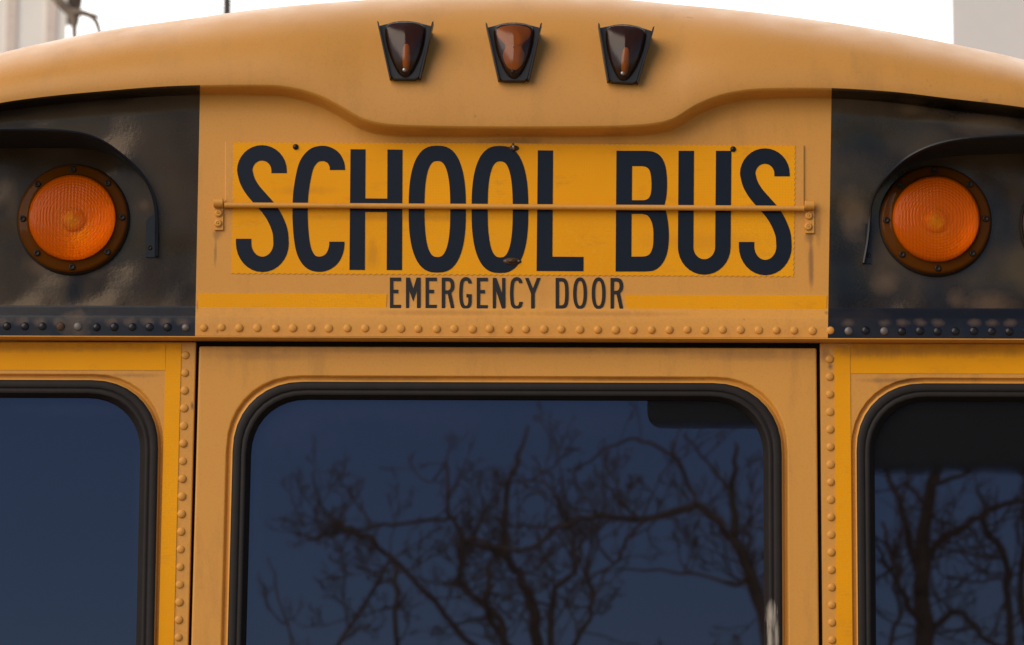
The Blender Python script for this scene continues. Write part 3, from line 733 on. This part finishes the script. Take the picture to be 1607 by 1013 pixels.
# ------------------------------------------------------------------ round warning lamps
def lens_profile(r, h):
    pr = [(r, 0.000), (r, h * 0.55)]
    n = 46
    for i in range(n + 1):
        s = 1 - i / n; rr = r * 0.985 * s
        ridge = 0.0007 * (0.5 + 0.5 * math.cos(s * 2 * math.pi * 15)) if s > 0.45 else 0.0004 * (0.5 + 0.5 * math.cos(s * 2 * math.pi * 12))
        pr.append((max(rr, 0.0001), h * (0.62 + 0.38 * math.sqrt(max(0, 1 - s * s))) + ridge))
    return pr
lens_me = {}
for k in ('amber', 'red'): lens_me[k] = lathe(lens_profile(0.0745, 0.034), 64); lens_me[k].materials.append(M[k])
flange_me = {}
for k in ('amber', 'red'):
    flange_me[k] = lathe([(0.0935, 0.000), (0.0938, 0.010), (0.0925, 0.0135), (0.088, 0.0150), (0.080, 0.0150), (0.0765, 0.0165), (0.0750, 0.0185)], 64); flange_me[k].materials.append(M[k + '_rim'])
base_me = lathe([(0.0955, -0.002), (0.0962, 0.004), (0.0940, 0.0085), (0.0750, 0.0090), (0.0745, 0.002), (0.0001, 0.002)], 64); base_me.materials.append(M['rubber'])
refl_me = lathe([(0.0725, 0.0115), (0.070, 0.0110), (0.060, 0.0080), (0.045, 0.0050), (0.028, 0.0032), (0.012, 0.0026), (0.0001, 0.0025)], 48); refl_me.materials.append(M['reflector'])
bulb_me = lathe([(0.012, 0.003), (0.020, 0.006), (0.021, 0.009), (0.014, 0.012), (0.0001, 0.014)], 20); bulb_me.materials.append(M['bulb'])
scr_me = lathe([(0.0056, -0.002), (0.0056, 0.0015), (0.0050, 0.0028), (0.0030, 0.0032), (0.0022, 0.0018), (0.0001, 0.0016)], 14); scr_me.materials.append(M['screw'])
def lamp(cx, cy, kind, lab):
    c = U(cx, cy, 0.0)
    base = put('warning_lamp', base_me, c, bus); base.rotation_euler = (0, 0, 0); base['label'] = lab
    def kid(name, me, off=Vector((0, 0, 0)), rot=0):
        o = bpy.data.objects.new(name, me); COL.objects.link(o); o.parent = base; o.location = off; o.rotation_euler = (0, rot, 0); return o
    kid('lens', lens_me[kind]); kid('lens_flange', flange_me[kind]); kid('reflector', refl_me); kid('bulb', bulb_me)
    for k in range(8):
        a = R(45 * k + 1); kid('screw', scr_me, Vector((0.0845 * math.cos(a), -0.0150, 0.0845 * math.sin(a))), k)
lamp(115.3, 345.3, 'amber', 'amber flashing lamp left of the sign')
lamp(1467.3, 347.5, 'amber', 'amber flashing lamp right of the sign')
lamp(-118, 347, 'red', 'red flashing lamp at the left corner')
lamp(1688, 356, 'red', 'red flashing lamp at the right corner')

# ------------------------------------------------------------------ lamp visors: a bent strip standing off the panel
def visor(pts, depths, foot, scr, lab):
    depths = [d if d < 0.04 else 0.04 + (d - 0.04) * 1.6 for d in depths]
    P = cat(pts, 6); D = [d[0] for d in cat([(d, 0) for d in depths], 6)]
    rows = []; th = 2.2
    def off(i, w):
        a = P[max(i - 1, 0)]; b = P[min(i + 1, len(P) - 1)]; dx, dy = b[0] - a[0], b[1] - a[1]; l = math.hypot(dx, dy)
        return Vector((-dy / l * w * PXM * SGN, 0, -(dx / l * w * PXM) * SGN))
    SGN = 1 if pts[0][0] < pts[-1][0] else -1
    for i, (x, y) in enumerate(P):
        b = U(x, y, 0.0); o1 = off(i, th)
        f = Vector((b.x, -D[i], b.z))
        rows.append([b + Vector((0, 0.002, 0)), f, f + Vector((0, -0.0022, 0)) - o1 * 0.9, f - o1 * 2.0 + Vector((0, -0.0008, 0)), f - o1 * 2.1 + Vector((0, 0.003, 0)), b - o1 + Vector((0, 0.002, 0))])
    V, F = grid(rows, True); n = 6
    F.append(tuple(range(n))); F.append(tuple((len(P) - 1) * n + k for k in range(n)))
    o = link('lamp_visor', fix(mesh(V, F)), M['visor'], bus, label=lab); smooth_angle(o, 40)
    link('foot_tab', slab([foot], -0.0030, 0.001), M['visor'], o)
    put('screw', scr_me, U(scr[0], scr[1], -0.0030), o, 0.75)
visor([(-250, 420), (-246, 330), (-215, 268), (-160, 238), (-60, 232), (0, 232), (60, 232.5), (110, 233.5), (145, 236), (172, 243), (196, 256), (217, 273), (232, 293), (240, 314), (243.5, 336), (244.5, 365), (244.5, 404)],
      [0.012, 0.025, 0.055, 0.085, 0.095, 0.096, 0.096, 0.092, 0.082, 0.066, 0.046, 0.030, 0.021, 0.015, 0.012, 0.011, 0.010],
      [(233, 342), (243, 336), (243, 404), (229, 404), (229, 348)], (235, 389), 'black arched visor over the left lamps')
visor([(1835, 425), (1831, 340), (1800, 280), (1745, 250), (1680, 244), (1607, 242), (1560, 242.5), (1510, 244.5), (1470, 249), (1438, 258), (1412, 270.5), (1391, 287), (1375, 306), (1367.5, 326), (1366, 345), (1363, 380), (1357, 415)],
      [0.012, 0.025, 0.055, 0.085, 0.095, 0.096, 0.096, 0.092, 0.086, 0.080, 0.070, 0.055, 0.040, 0.026, 0.018, 0.013, 0.010],
      [(1358, 352), (1368, 348), (1367.5, 414), (1356, 414)], (1362.5, 401), 'black arched visor over the right lamps')

# ------------------------------------------------------------------ three small marker lamps on the cap
def marker(cx, ty, tilt, bright, lab):
    """cx, ty: pixel of the middle of the upper edge; local px axes u (right), v (down) turned by tilt"""
    ct, st = math.cos(R(tilt)), math.sin(R(tilt))
    def T(u, v): return (cx + u * ct - v * st, ty + u * st + v * ct)
    yf0 = cap_y(*T(0, 88)) - 0.015                       # front plane: stands 15 mm off the cap at the foot
    def fy(v): return yf0 + 0.012 * (1 - v / 88.0)       # leans back a little towards the top
    def P(u, v, dy=0.0):
        x, y = T(u, v); return U(x, y, fy(v) + dy)
    def back(u, v):
        x, y = T(u, v); return U(x, y, cap_y(x, y) + 0.006)
    # housing: wedge between cap and front plane, upper edge arched
    outl = [(-41.5, 5)] + [(-41.5 + 83 * k / 10, 5 - 7 * math.sin(math.pi * k / 10)) for k in range(1, 10)] + [(41.5, 5), (22, 85), (16, 88.5), (-16, 88.5), (-22, 85)]
    fr = [P(*p) for p in outl]; bk = []
    for (p, f) in zip(outl, fr):
        x, y = T(*p); cyy = cap_y(x, y) + 0.006; bk.append(Vector((f.x, max(cyy, f.y + 0.004), f.z)))
    n = len(outl); V = fr + bk; F = [tuple(range(n))[::-1], tuple(range(n, 2 * n))] + [(i, (i + 1) % n, (i + 1) % n + n, i + n) for i in range(n)]
    hs = link('marker_lamp', fix(mesh(V, F)), M['housing'], bus, label=lab); bevel(hs, 0.0012, 2)
    # side fins
    for s in (-1, 1):
        q = [(s * 41.8, -1, -0.012), (s * 44.2, -3, -0.012), (s * 24.5, 86, -0.006), (s * 22, 86, -0.006)]
        a = [P(u, v, d) for u, v, d in q]; b = []
        for (u, v, d), f in zip(q, a):
            x, y = T(u, v); b.append(Vector((f.x, cap_y(x, y) + 0.004 if v > 20 else f.y + 0.030, f.z)))
        V = a + b; F = [(0, 3, 2, 1), (4, 5, 6, 7), (0, 1, 5, 4), (1, 2, 6, 5), (2, 3, 7, 6), (3, 0, 4, 7)]
        link('fin', fix(mesh(V, F)), M['housing'], hs)
    # lens: shield outline, domed with a ridge down the middle
    sh = cat([(-31, 8), (-24, 1.5), (-10, -1.5), (0, -2), (10, -1.5), (24, 1.5), (31, 8), (31, 22), (27, 42), (19, 64), (10, 79), (0, 85), (-10, 79), (-19, 64), (-27, 42), (-31, 22)], 4, True)
    cen = (0, 34)
    rows = []
    for f, d in ((1.0, 0.001), (1.0, -0.0022), (0.94, -0.0045), (0.80, -0.0085), (0.6, -0.0125), (0.4, -0.0150), (0.2, -0.0165), (0.02, -0.017)):
        row = []
        for u, v in sh:
            uu, vv = cen[0] + (u - cen[0]) * f, cen[1] + (v - cen[1]) * f
            rid = -0.005 * max(0, 1 - abs(uu) / 16.0) * (1 - f ** 3)
            row.append(P(uu, vv, d + rid))
        rows.append(row)
    V, F = grid(rows, True); link('lens', fix(mesh(V, F, True)), M['marker'], hs)
    # rim bead round the lens
    V, F = tube([P(u, v, -0.0012) for u, v in sh] + [P(*sh[0], -0.0012)], 0.0008, 6, False); link('lens_bead', mesh(V, F, True), M['housing'], hs)
    # what shows through the lens
    if bright:
        q = cat([(-24, 6), (0, 1), (24, 6), (25, 20), (13, 34), (17, 48), (11, 66), (0, 72), (-11, 66), (-17, 48), (-13, 34), (-25, 20)], 4, True); rows = [[P(u, v, -0.0006) for u, v in q], [P(u * 0.8, 36 + (v - 36) * .8, -0.0030) for u, v in q], [P(u * 0.05, 36 + (v - 36) * .05, -0.0040) for u, v in q]]
        V, F = grid(rows, True); link('reflector', fix(mesh(V, F, True)), M['dull'], hs)
    else:
        q = sup(2, 55, 6.2, 22, 2.6, 22); rows = [[P(u, v, -0.0006) for u, v in q], [P(2 + (u - 2) * 0.7, 55 + (v - 55) * .8, -0.0050) for u, v in q], [P(2 + (u - 2) * 0.05, 55 + (v - 55) * .05, -0.0060) for u, v in q]]
        V, F = grid(rows, True); link('bulb', fix(mesh(V, F, True)), M['dull'], hs)
    sp = P(-1, 74, -0.0118)
    put('screw', dome_mat(dome_s, M['steel'] if not bright else M['screw']), sp, hs, 0.50)
marker(636.0, 36, 0.3, False, 'marker lamp left of the middle one with a dark lens')
marker(806.3, 38.5, 0.2, True, 'middle marker lamp with a brown amber lens')
marker(982.8, 41.5, 3.6, False, 'marker lamp right of the middle one with a dark lens')

# ------------------------------------------------------------------ bare trees behind the camera (mirrored in the panes)
def bark(name, c):
    return simple(name, c, 0.9, bmp=0.8, bs=40, var=0.5)
M['bark'] = bark('grey_brown_bark', (0.30, 0.20, 0.125))
M['bark2'] = bark('dark_bark', (0.17, 0.105, 0.06))
def mirrored(px, py, D):
    """where something must stand, D in front of the rear wall, to be mirrored in the glass at that pixel"""
    p = U(px, py, D); return Vector((p.x, -D + 2 * (SKIN + 0.0125), p.z))
def twigs(P, seed, n, length, r0, depth, out, droop=0.0):
    rg = random.Random(seed)
    def grow(p, d, L, r, lev):
        k = 5; pts = [p]; rad = [r]
        for i in range(k):
            d = (d + Vector((rg.gauss(0, .19), rg.gauss(0, .2), rg.gauss(0, .17) + 0.10))).normalized()
            p = p + d * (L / k); pts.append(p); rad.append(r * (1 - 0.55 * (i + 1) / k) * rg.uniform(.8, 1.35))
            if lev < depth and i > 0 and rg.random() < 0.75:
                ax = Vector((rg.gauss(0, 1), rg.gauss(0, .6), rg.gauss(0, 1))).normalized()
                nd = (d + ax * 0.85).normalized(); grow(p, nd, L * rg.uniform(.3, .6), max(rad[-1] * 0.8, 0.0032), lev + 1)
        out.append(tube(pts, rad, 4 if r < 0.01 else 6, False))
    for i in range(n):
        j = rg.randrange(1, len(P)); a, b = P[j - 1], P[j]; p = a.lerp(b, rg.random())
        d = Vector((rg.gauss(0, 1), rg.gauss(0, .7), rg.gauss(0.6, .8))).normalized()
        grow(p, d, length * rg.uniform(.5, 1.2), r0 * rg.uniform(.6, 1.2), 0)
def limb(pts, D, r0, r1, seed):
    rg = random.Random(seed); q = cat([(x, y, 0) for x, y in pts], 4); n = len(q); w = 0.0; out = []
    for i, (x, y, _) in enumerate(q):
        w += rg.gauss(0, 0.05); out.append(mirrored(x + rg.gauss(0, 2.4), y + rg.gauss(0, 2.0), D + w))
    return out, [r0 + (r1 - r0) * i / (n - 1) for i in range(n)]
def tree(name, base_px, D, trunk, limbs, label, seed, ntw, tl_, tr_, depth=2, mat='bark'):
    tp, tr = limb(trunk[0], D, trunk[1], trunk[2], seed)
    base = Vector((mirrored(base_px, 1013, D).x, -D, 0))
    root = empty(name, base, label=label, category='tree')
    start = tp[0]
    low = [base.lerp(start, k / 6.0) + Vector((math.sin(k * 1.3) * 0.04, 0, 0)) * (1 if 0 < k < 6 else 0) for k in range(6)]
    V, F = tube(low + tp, [trunk[1] * (1.5 - 0.5 * k / 6) for k in range(6)] + tr, 10)
    link('trunk', mesh(V, F, True), M[mat], root)
    parts = []
    for i, (pts, r0, r1) in enumerate(limbs):
        P, rr = limb(pts, D, r0, r1, seed * 31 + i); 
        V, F = tube(P, rr, 7); link('limb', mesh(V, F, True), M[mat], root)
        ay = sum(p[1] for p in pts) / len(pts); k = min(0.55, max(0.06, (ay - 765) / 200.0))      # twiggier towards the thick lower crown
        twigs(P, seed * 77 + i, max(2, int(ntw * len(pts) / 2.2 * k)), tl_ * (0.7 if ay < 800 else 1.0), tr_, depth if ay > 830 else min(depth, 2), parts)
    twigs(tp[:int(len(tp) * 0.6)], seed * 7, ntw, tl_, tr_, depth, parts)
    V, F = join(parts); link('twigs', mesh(V, F, True), M[mat], root, kind='stuff')
    return root
tree('bare_tree', 1215, 12.0, ([(1212, 1040), (1191, 940), (1168, 882), (1153, 828), (1150, 760), (1155, 694)], 0.045, 0.008),
     [([(1160, 868), (1137, 833), (1092, 792), (1007, 817), (927, 812), (873, 833), (819, 864), (770, 856), (729, 842)], 0.020, 0.009),
      ([(1092, 792), (1061, 725), (1008, 692), (963, 698), (900, 741)], 0.012, 0.005),
      ([(1152, 780), (1128, 748), (1100, 715), (1070, 681)], 0.010, 0.005),
      ([(1172, 905), (1151, 918), (1061, 898), (967, 893)], 0.012, 0.005),
      ([(1000, 817), (960, 770), (930, 735)], 0.007, 0.003),
      ([(1010, 817), (950, 900), (905, 1000)], 0.009, 0.004)],
     'bare tree with one leaning trunk, mirrored at the right of the door window', 3, 11, 0.34, 0.006, 3)
tree('bare_tree', 800, 12.8, ([(850, 1060), (836, 962), (814, 900), (796, 873), (792, 783), (814, 712), (828, 672)], 0.035, 0.006),
     [([(796, 873), (729, 846), (702, 792), (702, 725)], 0.017, 0.006),
      ([(710, 815), (680, 817), (600, 824), (550, 828), (514, 806), (488, 739)], 0.012, 0.005),
      ([(550, 828), (520, 838), (483, 850)], 0.012, 0.008),
      ([(550, 830), (613, 873), (680, 944), (745, 1020)], 0.013, 0.016),
      ([(613, 873), (622, 909), (622, 1015)], 0.012, 0.014),
      ([(613, 873), (586, 926), (530, 1018)], 0.009, 0.012),
      ([(729, 846), (725, 917), (770, 960), (800, 1018)], 0.014, 0.022),
      ([(700, 720), (672, 760), (640, 715)], 0.006, 0.003),
      ([(864, 1015), (870, 940), (905, 880), (880, 800), (850, 750)], 0.020, 0.006),
      ([(790, 1015), (760, 940), (770, 880)], 0.020, 0.010),
      ([(900, 1015), (930, 950), (925, 880), (940, 800)], 0.014, 0.006),
      ([(830, 760), (870, 730), (905, 700)], 0.007, 0.003)],
     'bare tree with crooked spreading limbs, mirrored in the middle of the door window', 8, 12, 0.34, 0.006, 3)
tree('bare_shrub_tree', 440, 12.0, ([(462, 1040), (456, 1007), (430, 917), (421, 873)], 0.008, 0.003),
     [([(450, 980), (425, 960), (405, 900)], 0.005, 0.003)],
     'thin bare sapling, mirrored at the lower left of the door window', 12, 3, 0.18, 0.004, 1)
tree('bare_tree', 1450, 12.4, ([(1455, 1060), (1448, 960), (1445, 918), (1450, 828), (1468, 739), (1472, 650)], 0.052, 0.022),
     [([(1447, 930), (1430, 850), (1414, 797), (1392, 739), (1385, 660)], 0.024, 0.010),
      ([(1457, 880), (1475, 850), (1504, 828), (1548, 801), (1606, 783), (1680, 770)], 0.022, 0.012),
      ([(1548, 801), (1548, 837), (1575, 865), (1582, 940), (1588, 1040)], 0.014, 0.022),
      ([(1452, 990), (1420, 940), (1400, 880), (1385, 820)], 0.020, 0.008),
      ([(1452, 1000), (1500, 960), (1540, 1000), (1600, 1030)], 0.016, 0.012),
      ([(1470, 760), (1520, 740), (1560, 700), (1610, 690)], 0.014, 0.008),
      ([(1400, 1020), (1412, 950), (1400, 900), (1410, 830)], 0.012, 0.006),
      ([(1455, 800), (1430, 760), (1425, 700)], 0.012, 0.006),
      ([(1490, 905), (1540, 915), (1607, 900)], 0.008, 0.005),
      ([(1610, 1010), (1605, 900), (1612, 800), (1600, 720)], 0.020, 0.012)],
     'bare dark tree with a thick forked trunk, mirrored in the right window', 21, 9, 0.40, 0.007, 2, 'bark2')

# ------------------------------------------------------------------ what shows over the roof
def W(px, py, D): return U(px, py, D)
bx = W(1493, 30, 36.0)
stucco = simple('pale_grey_stucco', (0.62, 0.58, 0.55), 0.9, bmp=0.3, bs=2, var=0.08)
bld = empty('apartment_block', (bx.x + 8, 42, 0), label='pale grey tall building rising over the right end of the bus roof', category='building')
V, F = turn(box_vf(bx.x, bx.x + 16, 36, 48, 0, 17), bx.x, 36, -9); link('wall', mesh(V, F), stucco, bld)
V, F = turn(box_vf(bx.x - .3, bx.x + 16.3, 35.7, 48.3, 17.003, 17.5), bx.x, 36, -9); link('roof', mesh(V, F), simple('roof_grey', (.2, .2, .2), .8), bld)
for k in range(5):
    for j in range(4):
        x0 = bx.x + 3.2 + j * 3.2; z0 = 1.0 + 3.1 * k
        if z0 > 8.4: continue
        V, F = turn(box_vf(x0, x0 + 1.4, 35.97, 36.02, z0, z0 + 1.6), bx.x, 36, -9); link('window', mesh(V, F), M['glass'], bld)
hx = W(150, 50, 30.0)
beige = simple('cream_wall_paint', (0.93, 0.86, 0.77), 0.9, bmp=0.3, bs=2, var=0.12)
hs = empty('cream_house', (hx.x - 6.5, 34, 0), label='cream house standing far behind the left end of the bus roof', category='house')
V, F = turn(box_vf(hx.x - 13, hx.x - 0.3, 30, 38, 0, 13.0), hx.x - 0.3, 30, 9); link('wall', mesh(V, F), beige, hs)
V, F = turn(box_vf(hx.x - 13.4, hx.x + 0.1, 29.7, 38.3, 13.003, 13.4), hx.x - 0.3, 30, 9); link('roof', mesh(V, F), simple('house_roof', (.16, .13, .12), .8), hs)
for k, xx in enumerate((18, 80)):
    a = W(xx, 50, 29.97).x
    V, F = turn(box_vf(a - 0.055, a + 0.055, 29.982, 29.999, 0, 12.9), hx.x - 0.3, 30, 9); link('pilaster', mesh(V, F), simple('pinkish_trim', (0.80, 0.66, 0.56), .9), hs)
pp = W(356.5, 10, 26.0)
V, F = tube([Vector((pp.x, 26, 0)), Vector((pp.x, 26, 6)), Vector((pp.x, 26, 12))], [0.07, 0.045, 0.036], 12)
o = link('utility_pole', mesh(V, F, True), simple('weathered_pole', (0.07, 0.055, 0.05), .8), label='thin dark pole sticking up behind the left part of the roof', category='pole')
# branch over the left end of the roof
def world_path(pts, D): return [W(x, y, D) for x, y in cat(pts, 5)]
rootx = W(-500, 900, 18).x
M['bark_far'] = bark('glare_paled_bark', (0.26, 0.20, 0.15))  # sky glare bleeding over the branch is mixed into the bark colour
bt = empty('bare_tree', (rootx, 18, 0), label='bare tree reaching a forked brown branch over the left end of the roof', category='tree')
top = W(-300, -400, 18)
V, F = tube([Vector((rootx, 18, 0)), Vector((rootx + .1, 18, 3)), Vector((rootx - .05, 18, 6)), top], [0.22, 0.18, 0.14, 0.07], 12); link('trunk', mesh(V, F, True), M['bark_far'], bt)
p0 = Vector((rootx, 18, 6.2))
V, F = tube([top.lerp(p0, .4)] + world_path([(-120, -220), (20, -60), (75, -18), (98, 8), (113, 24), (116, 40), (117, 62), (118, 90)], 18), [0.046] * 1 + [0.046 - 0.0009 * k for k in range(36)], 8); link('limb', mesh(V, F, True), M['bark_far'], bt)
V, F = tube(world_path([(112, 20), (126, 20), (140, 24), (150, 33), (156, 50), (160, 70)], 18), [0.028 - 0.0006 * k for k in range(26)], 8); link('limb', mesh(V, F, True), M['bark_far'], bt)
V, F = tube(world_path([(138, 22), (150, 24), (158, 28)], 18), [0.016 - 0.001 * k for k in range(11)], 8); link('limb', mesh(V, F, True), M['bark_far'], bt)
